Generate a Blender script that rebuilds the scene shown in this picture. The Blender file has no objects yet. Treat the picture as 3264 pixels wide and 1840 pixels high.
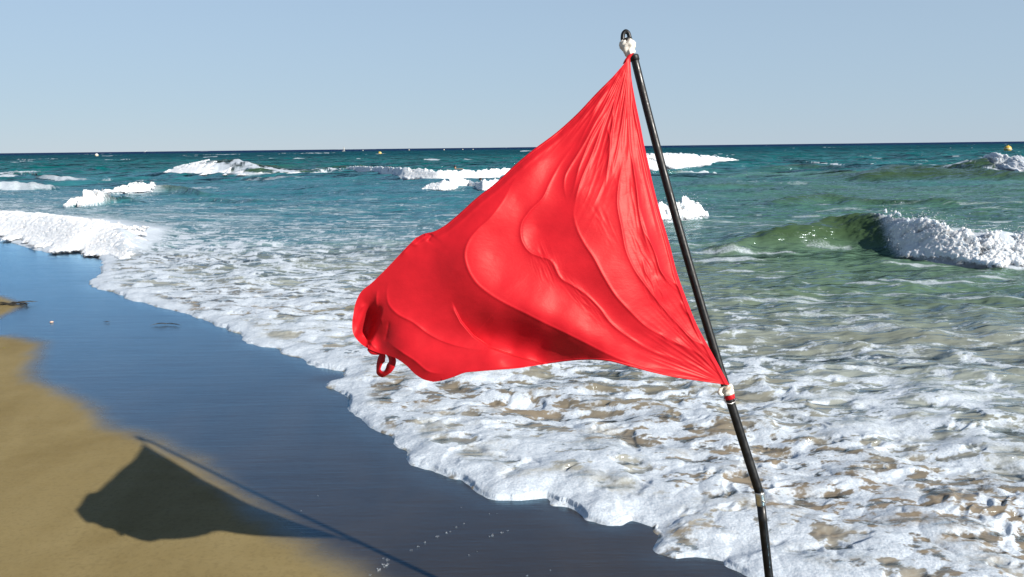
import bpy, bmesh, math, random
import numpy as np
from mathutils import Vector, Matrix
random.seed(3); rng = np.random.default_rng(7)
S = bpy.context.scene; C = S.collection

# ------------------------------------------------------------------ camera
H = 1.6; F = 2562.0
P = math.atan(450 / F); A = math.atan(38 / 3264)
r0 = np.array([1, 0, 0.]); u0 = np.array([0, math.sin(P), math.cos(P)]); fw = np.array([0, math.cos(P), -math.sin(P)])
R_ = math.cos(A) * r0 - math.sin(A) * u0; U_ = math.sin(A) * r0 + math.cos(A) * u0
cd = bpy.data.cameras.new('camera'); cam = bpy.data.objects.new('camera', cd); C.objects.link(cam)
cam.matrix_world = Matrix(((R_[0], U_[0], -fw[0], 0), (R_[1], U_[1], -fw[1], 0), (R_[2], U_[2], -fw[2], H), (0, 0, 0, 1)))
cd.sensor_width = 36; cd.lens = F / 3264 * 36; cd.clip_start = 0.05; cd.clip_end = 90000
S.camera = cam
# ------------------------------------------------------------------ sky, sun, exposure
SUN_EL = math.radians(30.0); SUN_AZ = math.radians(131.4)          # azimuth measured from +Y towards +X
sdir = Vector((math.sin(SUN_AZ) * math.cos(SUN_EL), math.cos(SUN_AZ) * math.cos(SUN_EL), math.sin(SUN_EL)))
w = bpy.data.worlds.new('World'); S.world = w; w.use_nodes = True
nt = w.node_tree; nt.nodes.clear()
sk = nt.nodes.new('ShaderNodeTexSky'); sk.sky_type = 'NISHITA'; sk.sun_disc = False
sk.sun_elevation = SUN_EL; sk.sun_rotation = SUN_AZ; sk.air_density = 1.0; sk.dust_density = 0.0; sk.ozone_density = 4.0; sk.altitude = 0
hs = nt.nodes.new('ShaderNodeHueSaturation'); hs.inputs['Saturation'].default_value = 0.95
bg = nt.nodes.new('ShaderNodeBackground'); bg.inputs[1].default_value = 0.064
wo = nt.nodes.new('ShaderNodeOutputWorld')
tint = nt.nodes.new('ShaderNodeMix'); tint.data_type = 'RGBA'; tint.inputs[0].default_value = 0.82       # thin even summer haze over the blue
tint.inputs[7].default_value = (3.58, 4.68, 5.90, 1)
tcn = nt.nodes.new('ShaderNodeTexCoord'); sxyz = nt.nodes.new('ShaderNodeSeparateXYZ'); mr = nt.nodes.new('ShaderNodeMapRange'); mr.interpolation_type = 'SMOOTHSTEP'
for i, v in ((1, .02), (2, .62), (3, .84), (4, .04)): mr.inputs[i].default_value = v
nt.links.new(tcn.outputs['Generated'], sxyz.inputs[0]); nt.links.new(sxyz.outputs[2], mr.inputs[0]); nt.links.new(mr.outputs[0], tint.inputs[0])
nt.links.new(sk.outputs[0], hs.inputs['Color']); nt.links.new(hs.outputs[0], tint.inputs[6]); nt.links.new(tint.outputs[2], bg.inputs[0]); nt.links.new(bg.outputs[0], wo.inputs[0])
sl = bpy.data.lights.new('sun', 'SUN'); sl.energy = 5.0; sl.angle = math.radians(0.55); sl.color = (1.0, 0.95, 0.87)
so = bpy.data.objects.new('sun', sl); C.objects.link(so); so.rotation_euler = sdir.to_track_quat('Z', 'Y').to_euler()
S.view_settings.view_transform = 'Standard'; S.view_settings.look = 'None'; S.view_settings.gamma = 1
S.view_settings.use_curve_mapping = False; S.view_settings.exposure = 0.88

# ------------------------------------------------------------------ helpers
O3 = np.array([0, 0, H])
def rays(x, y):
    x = np.asarray(x, float) * 1.26708; y = np.asarray(y, float) * 1.26708
    return fw + R_ * ((x - 1632) / F)[..., None] + U_ * ((920 - y) / F)[..., None]
def at(x, y, t): return O3 + rays(x, y) * np.asarray(t)[..., None]
def gnd(x, y, z=0.0):
    d = rays(x, y); return O3 + d * ((z - H) / d[..., 2])[..., None]
def G(pts): return np.array([gnd(p[0], p[1])[:2] for p in pts])
def smooth(a, b, x):
    t = np.clip((x - a) / (b - a), 0, 1); return t * t * (3 - 2 * t)

def hash2(ix, iy, s=0):
    h = (ix.astype(np.int64) * 374761393 + iy.astype(np.int64) * 668265263 + s * 974634541) & 0xffffffff
    h = ((h ^ (h >> 13)) * 1274126177) & 0xffffffff
    return (h ^ (h >> 16)) & 0xffffffff
def perlin(x, y, s=0):
    x0 = np.floor(x); y0 = np.floor(y); fx = x - x0; fy = y - y0
    u = fx * fx * fx * (fx * (fx * 6 - 15) + 10); v = fy * fy * fy * (fy * (fy * 6 - 15) + 10)
    def g(ox, oy):
        a = hash2(x0 + ox, y0 + oy, s) * (2 * math.pi / 4294967296.0)
        return np.cos(a) * (fx - ox) + np.sin(a) * (fy - oy)
    a = g(0, 0); b = g(1, 0); c = g(0, 1); d = g(1, 1)
    return ((a + (b - a) * u) * (1 - v) + (c + (d - c) * u) * v) * 1.5
def fbm(x, y, n=4, s=0, g=0.5):
    t = 0; a = 1
    for i in range(n):
        t = t + a * perlin(x, y, s + i); x = x * 2.03 + 7.1; y = y * 2.03 + 3.3; a *= g
    return t
def worley(x, y, s=0):
    x0 = np.floor(x); y0 = np.floor(y); f1 = np.full(x.shape, 9.0); f2 = np.full(x.shape, 9.0)
    for i in (-1, 0, 1):
        for j in (-1, 0, 1):
            h = hash2(x0 + i, y0 + j, s)
            px = x0 + i + (h & 0xffff) / 65536.0; py = y0 + j + (h >> 16) / 65536.0
            d = np.hypot(px - x, py - y)
            f2 = np.where(d < f1, f1, np.minimum(f2, d)); f1 = np.minimum(f1, d)
    return f1, f2
def sdist(px, py, line):
    """distance to a polyline, positive on the right-hand side when walking along it"""
    best = np.full(px.shape, 1e9); sg = np.ones(px.shape)
    for i in range(len(line) - 1):
        a = line[i]; b = line[i + 1]; d = b - a; L = max(d @ d, 1e-12)
        qx = px - a[0]; qy = py - a[1]
        t = np.clip((qx * d[0] + qy * d[1]) / L, 0, 1)
        dd = np.hypot(qx - t * d[0], qy - t * d[1])
        cr = qx * d[1] - qy * d[0]
        m = dd < best - 1e-9
        best = np.where(m, dd, best); sg = np.where(m, np.sign(cr), sg)
    return best * np.where(sg == 0, 1, sg)

def link(name, me, mats=(), parent=None, smooth_=True, **props):
    o = bpy.data.objects.new(name, me); C.objects.link(o)
    for m in (mats if isinstance(mats, (list, tuple)) else [mats]): me.materials.append(m)
    if smooth_ and len(me.polygons): me.polygons.foreach_set('use_smooth', np.ones(len(me.polygons), bool))
    if parent: o.parent = parent
    for k, v in props.items(): o[k] = v
    return o
def empty(name, loc, **props):
    o = bpy.data.objects.new(name, None); C.objects.link(o); o.location = loc; o.empty_display_size = .05
    for k, v in props.items(): o[k] = v
    return o
def mesh_np(name, co, quads=None, tris=None):
    me = bpy.data.meshes.new(name); me.vertices.add(len(co)); me.vertices.foreach_set('co', np.ascontiguousarray(co, np.float32).ravel())
    nq = 0 if quads is None else len(quads); ntr = 0 if tris is None else len(tris)
    idx = []
    if nq: idx.append(np.asarray(quads).ravel())
    if ntr: idx.append(np.asarray(tris).ravel())
    idx = np.concatenate(idx).astype(np.int32)
    me.loops.add(len(idx)); me.loops.foreach_set('vertex_index', idx)
    me.polygons.add(nq + ntr)
    st = np.concatenate([np.arange(nq) * 4, nq * 4 + np.arange(ntr) * 3]).astype(np.int32)
    me.polygons.foreach_set('loop_start', st)
    me.update(calc_edges=True); return me
def grid_quads(nr, nc):
    i = np.arange((nr - 1) * (nc - 1)); r = i // (nc - 1); c = i % (nc - 1); a = r * nc + c
    return np.stack([a, a + 1, a + nc + 1, a + nc], 1)
def fattr(me, name, v):
    a = me.attributes.new(name, 'FLOAT', 'POINT'); a.data.foreach_set('value', np.ascontiguousarray(v, np.float32))
def cattr(me, name, rgb):
    a = me.attributes.new(name, 'FLOAT_COLOR', 'POINT'); c = np.ones((len(rgb), 4), np.float32); c[:, :3] = rgb
    a.data.foreach_set('color', c.ravel())

class NT:
    def __init__(s, name):
        s.m = bpy.data.materials.new(name); s.m.use_nodes = True; s.t = s.m.node_tree; s.t.nodes.clear()
        s.out = s.n('ShaderNodeOutputMaterial')
    def n(s, ty, **kw):
        x = s.t.nodes.new(ty)
        for k, v in kw.items():
            if k.startswith('i_'): x.inputs[k[2:].replace('_', ' ')].default_value = v
            else: setattr(x, k, v)
        return x
    def l(s, a, b): s.t.links.new(a, b)
    def math(s, op, a, b=None, clamp=False):
        x = s.n('ShaderNodeMath', operation=op, use_clamp=clamp)
        for i, v in enumerate((a, b)):
            if v is None: continue
            if isinstance(v, (int, float)): x.inputs[i].default_value = v
            else: s.l(v, x.inputs[i])
        return x.outputs[0]
    def mix(s, f, a, b):
        x = s.n('ShaderNodeMix', data_type='RGBA')
        for i, v in ((0, f), (6, a), (7, b)):
            if isinstance(v, (int, float)): x.inputs[i].default_value = v
            elif isinstance(v, tuple): x.inputs[i].default_value = (*v, 1)
            else: s.l(v, x.inputs[i])
        return x.outputs[2]
    def ramp(s, f, a, b, lo=0., hi=1.):
        x = s.n('ShaderNodeMapRange', interpolation_type='SMOOTHSTEP'); s.l(f, x.inputs[0])
        for i, v in enumerate((a, b, lo, hi)): x.inputs[i + 1].default_value = v
        return x.outputs[0]
    def coord(s, scale=(1, 1, 1), rot=0.0):
        c = s.n('ShaderNodeTexCoord'); mp = s.n('ShaderNodeMapping'); mp.inputs['Scale'].default_value = scale
        mp.inputs['Rotation'].default_value = (0, 0, rot); s.l(c.outputs['Object'], mp.inputs[0]); return mp.outputs[0]
    def noise(s, vec, scale, detail=4, rough=.5, dist=0.):
        x = s.n('ShaderNodeTexNoise'); s.l(vec, x.inputs['Vector']); x.inputs['Scale'].default_value = scale
        x.inputs['Detail'].default_value = detail; x.inputs['Roughness'].default_value = rough; x.inputs['Distortion'].default_value = dist
        return x.outputs[0]
    def bump(s, h, dist, strength=1., nrm=None):
        x = s.n('ShaderNodeBump'); x.inputs['Distance'].default_value = dist
        if isinstance(strength, (int, float)): x.inputs['Strength'].default_value = strength
        else: s.l(strength, x.inputs['Strength'])
        s.l(h, x.inputs['Height'])
        if nrm is not None: s.l(nrm, x.inputs['Normal'])
        return x.outputs[0]
    def bsdf(s, col=None, **kw):
        x = s.n('ShaderNodeBsdfPrincipled')
        if isinstance(col, tuple): x.inputs['Base Color'].default_value = (*col, 1)
        elif col is not None: s.l(col, x.inputs['Base Color'])
        for k, v in kw.items():
            i = x.inputs[k.replace('_', ' ')]
            if isinstance(v, (int, float, tuple)): i.default_value = v
            else: s.l(v, i)
        return x.outputs[0]
    def fin(s, sh): s.l(sh, s.out.inputs[0]); return s.m

# ------------------------------------------------------------------ where the water's edge runs (world metres)
SW = [(-900, 470), (-420, 530), (-150, 575), (0, 598), (40, 612), (90, 628), (140, 637), (200, 632), (255, 645), (262, 660), (255, 690), (228, 712), (245, 722), (290, 735), (350, 757),
      (395, 770), (440, 780), (500, 795), (560, 820), (610, 838), (632, 862), (700, 872), (740, 890), (790, 912), (862, 935), (872, 943), (830, 960),
      (850, 978), (880, 1000), (890, 1030), (925, 1068), (985, 1100), (1010, 1125), (1055, 1150), (1065, 1172), (1110, 1195), (1180, 1215),
      (1240, 1240), (1290, 1245), (1385, 1245), (1400, 1265), (1440, 1280), (1480, 1300), (1560, 1308), (1590, 1302), (1650, 1320),
      (1668, 1350), (1668, 1380), (1720, 1388), (1800, 1394), (1838, 1395), (1848, 1402), (1852, 1418), (1875, 1430), (1920, 1440), (1990, 1462), (2150, 1520), (2500, 1640), (3200, 1900)]
SWL = G(SW)                       # water lies on the right-hand side... checked by sign below
FILM = G([(-500, 900), (-200, 858), (0, 850), (50, 858), (84, 870), (66, 895), (45, 925), (60, 965), (120, 990), (170, 1020), (210, 1052), (258, 1080), (329, 1104), (437, 1150), (496, 1189),
          (524, 1229), (564, 1269), (616, 1297), (676, 1333), (707, 1365), (755, 1392), (815, 1424), (855, 1450), (1000, 1530), (1300, 1750), (1500, 2100)])
TONG = G([(-400, 715), (0, 745), (35, 754), (62, 770), (40, 785), (0, 803), (-400, 850)])
def water_dist(x, y):             # > 0 in the sea
    return sdist(x, y, SWL) * WSIGN
WSIGN = 1.0
_t = sdist(np.array([gnd(2200, 1000)[0]]), np.array([gnd(2200, 1000)[1]]), SWL)[0]; WSIGN = 1.0 if _t > 0 else -1.0
FSIGN = np.sign(sdist(np.array([gnd(600, 1000)[0]]), np.array([gnd(600, 1000)[1]]), FILM)[0])

# ------------------------------------------------------------------ breakers: foot points (x, y in photo units), height, foam, along the foot
def mk(pts, wf, wb, foam_wb=.6):
    g = G(pts); o = np.argsort(g[:, 0]); g = g[o]; p = np.array(pts, float)[o]
    dist = np.hypot(g[:, 0], g[:, 1]); hm = p[:, 2] * 1.26708 / F * dist
    xs = np.linspace(g[0, 0], g[-1, 0], 300); ker = np.hanning(17); ker /= ker.sum()
    def sm(v, x_=xs, k=ker):
        v = np.interp(x_, g[:, 0], v); return np.convolve(np.pad(v, 8, 'edge'), k, 'valid')
    ym, hm, fm = sm(g[:, 1]), sm(hm), sm(p[:, 3])
    return dict(x=xs, y=ym, h=hm, f=fm, wf=wf, wb=wb, fwb=foam_wb)
WAVES = [
 # right near breaker
 mk([(1700, 640, 0, 0), (1850, 648, 22, 0), (2000, 645, 62, 0), (2150, 642, 76, 0), (2250, 647, 86, 0), (2290, 653, 90, 1), (2350, 662, 86, 1), (2420, 670, 78, 1), (2500, 676, 66, 1), (2576, 677, 60, 1), (2800, 690, 60, 1), (3100, 705, 0, 0)], 1.1, 3.0, .25),
 # left near bore
 mk([(-420, 545, 20, 1), (-150, 580, 30, 1), (0, 600, 34, 1), (60, 615, 40, 1), (140, 640, 44, 1), (200, 636, 42, 1), (255, 648, 30, 1), (300, 655, 14, .8), (370, 660, 0, 0)], 2.4, 7, 1.2),
 # far left-centre
 mk([(380, 440, 0, 0), (415, 438, 12, 3), (440, 440, 24, 3), (475, 441, 30, 2.4), (510, 441, 33, 1.3), (540, 441, 32, 1), (620, 442, 20, 1), (700, 441, 12, 1), (800, 437, 9, .8), (870, 430, 6, .6), (900, 430, 0, 0)], 3.2, 9, -.66),
 # far centre
 mk([(860, 428, 0, 0), (885, 432, 9, 1), (950, 441, 16, 1), (1010, 452, 22, 1), (1100, 455, 20, 1), (1200, 452, 18, 1), (1280, 446, 16, 1), (1340, 440, 14, 1), (1400, 440, 0, 0)], 1.2, 5, .4),
 # nearer centre, beside the flag
 mk([(1050, 480, 0, 0), (1075, 480, 10, 1), (1110, 481, 20, 1), (1150, 479, 22, 1), (1180, 474, 14, .9), (1192, 478, 14, 1), (1215, 482, 20, 1), (1250, 476, 18, 1), (1300, 474, 12, 1), (1350, 470, 0, 0)], .9, 4, .3),
 # far right of pole
 mk([(1480, 432, 0, 0), (1540, 434, 26, 1), (1640, 432, 36, 1), (1700, 429, 35, 1), (1760, 420, 25, 1), (1800, 412, 14, 1), (1850, 406, 3, .8), (1880, 405, 0, 0)], 2.4, 8, .3),
 mk([(1600, 443, 0, 0), (1680, 445, 10, .0), (1745, 442, 14, .7), (1780, 440, 11, .8), (1812, 434, 3, .6), (1830, 434, 0, 0)], 1.0, 3, .3),
 # splash behind the pole
 mk([(1540, 560, 0, 0), (1600, 562, 18, 1), (1660, 560, 34, 1), (1700, 558, 30, 1), (1735, 556, 40, 1), (1760, 552, 30, 1), (1775, 550, 8, .8), (1800, 548, 0, 0)], .45, 1.6, .3),
 # left middle
 mk([(150, 524, 0, 0), (168, 524, 14, .9), (190, 523, 26, 1), (220, 520, 28, .9), (262, 512, 24, .5), (300, 510, 14, .0), (380, 508, 0, 0)], .9, 3, .5),
 mk([(240, 487, 0, 0), (264, 487, 5, 1), (300, 489, 15, 1), (335, 486, 22, 1), (352, 482, 22, .6), (420, 484, 16, .15), (500, 488, 8, 0), (560, 488, 0, 0)], 1.1, 4, .2),
 mk([(-200, 448, 12, .9), (0, 447, 16, .9), (50, 444, 12, .9), (75, 440, 5, .6), (110, 440, 0, 0)], 1.4, 5, .3),
 mk([(-200, 476, 12, .8), (0, 474, 15, .8), (70, 474, 14, .6), (120, 473, 8, .6), (180, 470, 0, 0)], 1.0, 4, .4),
 mk([(80, 455, 0, 0), (100, 459, 12, .5), (150, 461, 10, .8), (210, 460, 6, .5), (260, 460, 0, 0)], 1.0, 4, .3),
 # far right
 mk([(1880, 425, 0, 0), (1960, 425, 8, 0), (2020, 424, 10, 0), (2110, 424, 8, .1), (2200, 424, 0, 0)], 2.2, 6, .1),
 mk([(2120, 462, 0, 0), (2230, 463, 18, 0), (2300, 463, 28, 0), (2380, 463, 36, .0), (2450, 463, 28, .0), (2576, 464, 26, .0), (2800, 466, 0, 0)], 3.5, 9, .0),
 mk([(2360, 436, 0, 0), (2450, 438, 20, 0), (2535, 438, 28, 0), (2560, 438, 30, 1), (2600, 439, 33, 1), (2800, 440, 0, 0)], 2.2, 7, .1),
 mk([(1870, 521, 0, 0), (2000, 517, 16, 0), (2100, 512, 20, 0), (2200, 514, 14, 0), (2400, 520, 12, 0), (2600, 520, 0, 0)], 2.6, 5, 0),
 mk([(2250, 560, 0, 0), (2400, 550, 10, 0), (2500, 548, 14, 0), (2650, 550, 0, 0)], 1.6, 4, 0),
 mk([(1650, 482, 0, 0), (1750, 483, 8, 0), (1850, 480, 12, 0), (1950, 479, 5, 0), (2050, 479, 0, 0)], 2.0, 5, 0),
 mk([(640, 420, 0, 0), (760, 424, 5, 0), (850, 424, 10, 0), (950, 430, 7, 0), (1020, 430, 0, 0)], 2.6, 7, 0),
 mk([(380, 500, 0, 0), (520, 505, 8, 0), (640, 508, 8, 0), (760, 505, 0, 0)], 1.6, 5, 0),
]
def wave_profile(W, x, y):
    """height and foam of one breaker"""
    hx = np.interp(x, W['x'], W['h'], 0, 0); fx = np.interp(x, W['x'], W['f'], 0, 0); yf = np.interp(x, W['x'], W['y'])
    s = y - yf
    wf = np.maximum(W['wf'] * np.clip(hx, .05, 9) * 1.6, .12)
    up = smooth(0, 1, s / wf) ** 1.15
    back = np.exp(-np.maximum(s - wf, 0) / (W['wb'] * np.maximum(hx, .05)))
    back = back * (1 - .25 * smooth(0, 1, (s - wf) / (3 * wf)))
    h = hx * up * np.where(s > wf, back, 1)
    lim = (1 + W['fwb']) * np.maximum(fx, 1); f = np.minimum(fx, 1) * smooth(-.15, .08, s / wf) * (1 - smooth(lim, lim + .25 + 1.2 * max(W['fwb'], 0), s / wf)) * (hx > 0.004)
    return h, f, s, hx

# ------------------------------------------------------------------ sea sheet
def sea():
    th = np.concatenate([np.linspace(46, 31, 40)[:-1], np.linspace(31, 5, 590)[:-1], np.linspace(5, 1.25, 300)[:-1], np.linspace(1.25, .12, 110)])
    r = H / np.tan(np.radians(th)); r = np.concatenate([r, [1200, 2200, 4500, 10000, 30000, 70000]])
    tx = np.concatenate([-np.linspace(1.6, .70, 40)[:-1], np.linspace(-.70, .70, 1060), np.linspace(.70, 1.6, 40)[1:]])
    nr, nc = len(r), len(tx)
    Y = np.repeat(r, nc); X = Y * np.tile(tx, nr)
    near = Y < 70
    wd = np.full(X.shape, 60.0)
    m = Y < 40
    wd[m] = water_dist(X[m], Y[m])
    ul = X + Y * .15                                  # scalloped edge: overlapping lobes of swash
    m2 = np.abs(wd) < 1.5
    xs, ys = X[m2], Y[m2]
    lf1, _ = worley(xs * 3.2 + .3 * perlin(xs * 4, ys * 4, 3), ys * 3.2, 12); lf2, _ = worley(xs * 9, ys * 9, 13)
    wd[m2] += .10 * (.45 - lf1) + .022 * (.45 - lf2) + .022 * fbm(xs * 5, ys * 5, 3, 11)
    keep = wd > -.35
    # ---- relief
    h = np.zeros(X.shape)
    off = smooth(1.0, 14, wd)                         # swell grows offshore
    wx = X + 1.5 * perlin(X * .05, Y * .07, 91)
    big = fbm(wx * .035 + 3, (Y + .25 * X) * .16, 3, 21)
    h += off * smooth(8, 40, Y) * .30 * (1 - 2 * np.abs(big)) * smooth(3, 22, wd)
    h -= off * smooth(8, 40, Y) * .12
    mid = fbm(X * .28 + 9, (Y - .10 * X) * .75, 3, 31)
    h += (0.012 + .06 * off) * mid
    ch = fbm(X * 1.1, Y * 2.6 + .4 * X, 4, 41, .55)
    h += (.010 + .022 * off) * ch * (1 - smooth(60, 300, Y) * .0)
    foam = np.zeros(X.shape); face = np.zeros(X.shape)
    for k, W in enumerate(WAVES):
        mm = (X > W['x'][0]) & (X < W['x'][-1]) & (Y > W['y'].min() - 2) & (Y < W['y'].max() + 30)
        if not mm.any(): continue
        x, y = X[mm], Y[mm]
        jitter = .10 * fbm(x * 1.3, y * .4, 2, 60 + k) * min(1, W['wf'])
        hh, ff, s, hx = wave_profile(W, x, y + jitter)
        h[mm] = np.where(hh > .0, h[mm] * (1 - .5 * np.clip(hh * 3, 0, 1)) + hh * (1 + (.12 + .22 * ff) * fbm(x * 1.2, y * .8, 3, 70 + k)), h[mm])
        foam[mm] = np.maximum(foam[mm], ff)
        face[mm] = np.maximum(face[mm], np.clip(hh / .25, 0, 1))
    # ---- foam lace: cells stretched along the crests, dense at the edge, thinning seawards
    fm = near
    x, y, d = X[fm], Y[fm], wd[fm]
    qx = x + .16 * fbm(x * 1.6, y * 1.6, 3, 101); qy = y + .16 * fbm(x * 1.6 + 40, y * 1.6, 3, 105)
    st = 1 + smooth(3, 9, y) * 1.2                     # stretched more further out
    f1a, f2a = worley(qx * 3.3 / st, qy * 4.6 / (1 + .2 * (st - 1)), 7)
    f1b, f2b = worley(qx * 9.5 / st, qy * 12, 8)
    e1 = 1 - (f2a - f1a); e2 = 1 - (f2b - f1b)
    rag = fbm(x * 6 / st, y * 9.5, 5, 111, .72)
    pat = fbm(x * .55, y * .9 + .3 * x, 3, 121)
    lace = .62 * e1 + .26 * e2 + .42 * rag
    lz = (lace - lace.mean()) / lace.std()
    dens = .84 * (1 - smooth(.5, 1.3, d)) + .72 * smooth(.5, 1.3, d) * (1 - smooth(2.2, 3.4, d)) + .56 * smooth(2.2, 3.4, d) * (1 - smooth(4.5, 6.5, d)) + .30 * smooth(4.5, 6.5, d) * (1 - smooth(8, 12, d)) + .08 * smooth(8, 12, d) * (1 - smooth(16, 26, d))
    dens = dens + .20 * pat * smooth(.2, .8, d)
    lf = (smooth(-1.0, -4.5, x) * smooth(5.5, 8, y) * (1 - smooth(13, 17, y))); dens -= .04 * lf
    rt2 = smooth(.5, 2.2, x) * smooth(4.3, 7.2, y); dens -= .34 * rt2; dens -= .10 * smooth(2.0, 4, d)
    dens = np.clip(dens, .015, .95)
    thr = 4.91 * ((1 - dens) ** .14 - dens ** .14)
    body = .62 * e1 + .26 * e2 + .42 * fbm(x * 2.2, y * 3.2, 3, 112); body = (body - body.mean()) / body.std(); bodyf = smooth(thr - .9, thr + .9, body)
    FLAT = np.zeros(X.shape); FLAT[fm] = bodyf
    fl = smooth(thr - .6, thr + .9, lz) * (1 - .42 * smooth(1.2, 5, d)) * smooth(.0, .10, dens)
    fl = fl * (.86 + .5 * fbm(x * 3.1, y * 4.0, 3, 161)); fl = np.clip(fl, 0, 1)
    fl = np.maximum(fl, .42 * smooth(.1, .8, dens) * smooth(-.8, .8, lz + 1.2 * rag))
    edge = smooth(-.02, .005, d) * (1 - smooth(.06, .26, d)) * smooth(-.9, -.3, fbm(x * 2.2, y * 2.2, 2, 131)); fl = np.maximum(fl, edge)
    streak = smooth(.34, .70, fbm(x * .55, y * 3.6 + .5 * x, 4, 141, .6)) * smooth(2.5, 5, d) * (1 - smooth(14, 34, y)) * .75
    fl = np.maximum(fl, streak * (1 - .25 * rt2))
    foam[fm] = np.maximum(foam[fm], fl * (1 - .85 * face[fm] * (d > 2)))
    # thin foam film tint (bubbly milky water)
    milk = np.zeros(X.shape); milk[fm] = np.clip(1.0 * dens, 0, 1) * smooth(-.55, .45, pat + .35 * rag)
    # placed streaks and whitecaps (photo position, half size, strength)
    for (sx, sy, hx_, hy_, a) in [(25, 439, 40, 5, .9), (600, 437, 80, 2.5, .8), (720, 437, 120, 2, .9), (820, 433, 60, 2, .8), (275, 404, 12, 1.6, .8), (40, 408, 30, 1.5, .6), (120, 400, 8, 1.2, .7),
        (545, 390, 32, 1.1, .9), (785, 386, 24, 1.3, .9), (812, 387, 8, 1, .7), (720, 386, 8, 1, .6), (2402, 373, 20, 1.8, 1), (2085, 417, 22, 2.4, .9), (2045, 413, 18, 1.4, .7), (2120, 419, 10, 1.4, .7), (2200, 419, 12, 1.2, .6),
        (1792, 392, 8, 2, .9), (1838, 391, 10, 1, .6), (2330, 424, 14, 1.2, .7), (2180, 392, 9, 1, .5), (2310, 434, 22, 1.2, .7), (2410, 434, 60, 1.6, .8), (2380, 429, 10, 4, .7), (2500, 437, 70, 1.5, .8), (2010, 470, 60, 1.5, .35), (1960, 461, 70, 1.3, .35),
        (1270, 372, 5, .6, .7), (2060, 362, 5, .6, .8), (1950, 362, 4, .5, .7), (2576, 362, 5, .6, .7), (860, 560, 50, 2.5, .4), (1890, 458, 60, 1.5, .3), (150, 540, 50, 3, .5), (160, 452, 25, 1.5, .7), (260, 455, 20, 1.5, .6), (380, 455, 60, 1.4, .5), (560, 482, 60, 1.6, .5), (460, 470, 90, 1.6, .5),
        (100, 402, 14, 1.0, .7), (330, 470, 90, 2, .5), (720, 452, 150, 1.6, .45), (180, 497, 90, 2.2, .5), (500, 522, 150, 2.4, .4), (60, 500, 70, 2.5, .6), (900, 500, 120, 2, .35), (430, 545, 140, 2.6, .45), (760, 560, 160, 2.6, .45), (2000, 700, 200, 4, .4), (2250, 745, 240, 4, .4), (2450, 790, 160, 4, .4), (480, 394, 10, 1, .5), (1000, 374.5, 5, .5, .7), (660, 393, 14, .8, .5)]:
        c = gnd(sx, sy); c1 = gnd(sx + hx_, sy); c2 = gnd(sx, sy + hy_); rx = max(abs(c1[0] - c[0]), .05); ry = max(abs(c2[1] - c[1]), .05)
        mm = (np.abs(X - c[0]) < rx * 1.6) & (np.abs(Y - c[1]) < ry * 1.6)
        if not mm.any(): continue
        x_, y_ = X[mm], Y[mm]; u = (x_ - c[0]) / rx; v = (y_ - c[1]) / ry
        g = 1 - np.sqrt(u * u + v * v) + .55 * fbm(x_ * 3.2 / rx, y_ * 1.4 / ry, 4, 151 + int(sx), .6)
        foam[mm] = np.maximum(foam[mm], a * smooth(.15, .6, g))
    # scattered far whitecaps
    far = (Y > 45) & (Y < 1400)
    x_, y_ = X[far], Y[far]
    wc = fbm(x_ / (4 + y_ * .02), y_ / (3.0 + y_ * .06), 3, 171, .6)
    foam[far] = np.maximum(foam[far], .8 * smooth(.86, 1.0, wc))
    # ---- foam raises the surface in soft pillows near the camera
    nn = Y < 14
    x, y, d, f = X[nn], Y[nn], wd[nn], FLAT[nn] * .92
    b1, _ = worley(x * 6.5 + .5 * perlin(x * 5, y * 5, 5), y * 6.5 + .5 * perlin(x * 5 + 9, y * 5, 6), 181)
    b2, _ = worley(x * 17, y * 17, 182)
    b0, _ = worley(x * 3.0 + .6 * perlin(x * 3, y * 3, 8), y * 3.0 + .6 * perlin(x * 3 + 7, y * 3, 9), 184)
    pil = .028 * np.sqrt(np.clip(1 - b0 ** 2, 0, 1)) - .02 + .024 * np.sqrt(np.clip(1 - b1 ** 2, 0, 1)) + .0035 * np.sqrt(np.clip(1 - b2 ** 2, 0, 1)) - .014
    thick = (.35 + .65 * (1 - smooth(.8, 3.5, d)))
    h[nn] += f * pil * thick * 1.05 * smooth(0, .25, d) + f * .004
    h[nn] += .036 * fbm(x * 1.7, y * 2.4, 3, 191) * smooth(.10, 1.0, d)
    # front: rounded lip on the sand
    lip = np.clip(d / .11, 0, 1) ** .7 * (.016 + .010 * smooth(8, 3, y) + .010 * fbm(x * 2, y * 2, 2, 195))
    h[nn] += lip
    low = wd < 0
    h[low] = wd[low] * .6 + .004
    h[wd > 0] += .004
    # ---- water body colour (turbidity): sand-laden near the beach, green over the bar, deep blue offshore
    z = np.log10(np.maximum(Y, 1))
    n1 = fbm(X * .10, Y * .22, 3, 201)
    def lerp(a, b, t): return a + (np.array(b) - a) * t[:, None]
    col = np.tile(np.array([.20, .165, .12]), (len(X), 1))
    col = lerp(col, [.185, .20, .165], smooth(.5, 2.5, wd + n1))
    col = lerp(col, [.135, .190, .165], smooth(3.5, 8, wd + 1.5 * n1))
    col = lerp(col, [.030, .140, .175], smooth(9, 18, Y + 4 * n1))
    rgt = smooth(-.1, .45, X / Y)
    col = lerp(col, [.060, .125, .065], smooth(6, 9, Y) * (1 - smooth(28, 60, Y + 12 * n1)) * rgt * .75)
    col = lerp(col, [.002, .100, .105], smooth(35, 75, Y + 12 * n1))
    col = lerp(col, [.001, .066, .090], smooth(100, 230, Y))
    col = lerp(col, [.001, .020, .080], smooth(330, 900, Y))
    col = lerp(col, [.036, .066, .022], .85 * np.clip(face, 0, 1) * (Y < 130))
    col = lerp(col, [.40, .45, .44], .50 * milk)
    col = col * .84
    v = keep.reshape(nr, nc); q = grid_quads(nr, nc)
    # pole side: faces on which every corner is kept
    kq = keep[q].any(1); q = q[kq]
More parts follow.
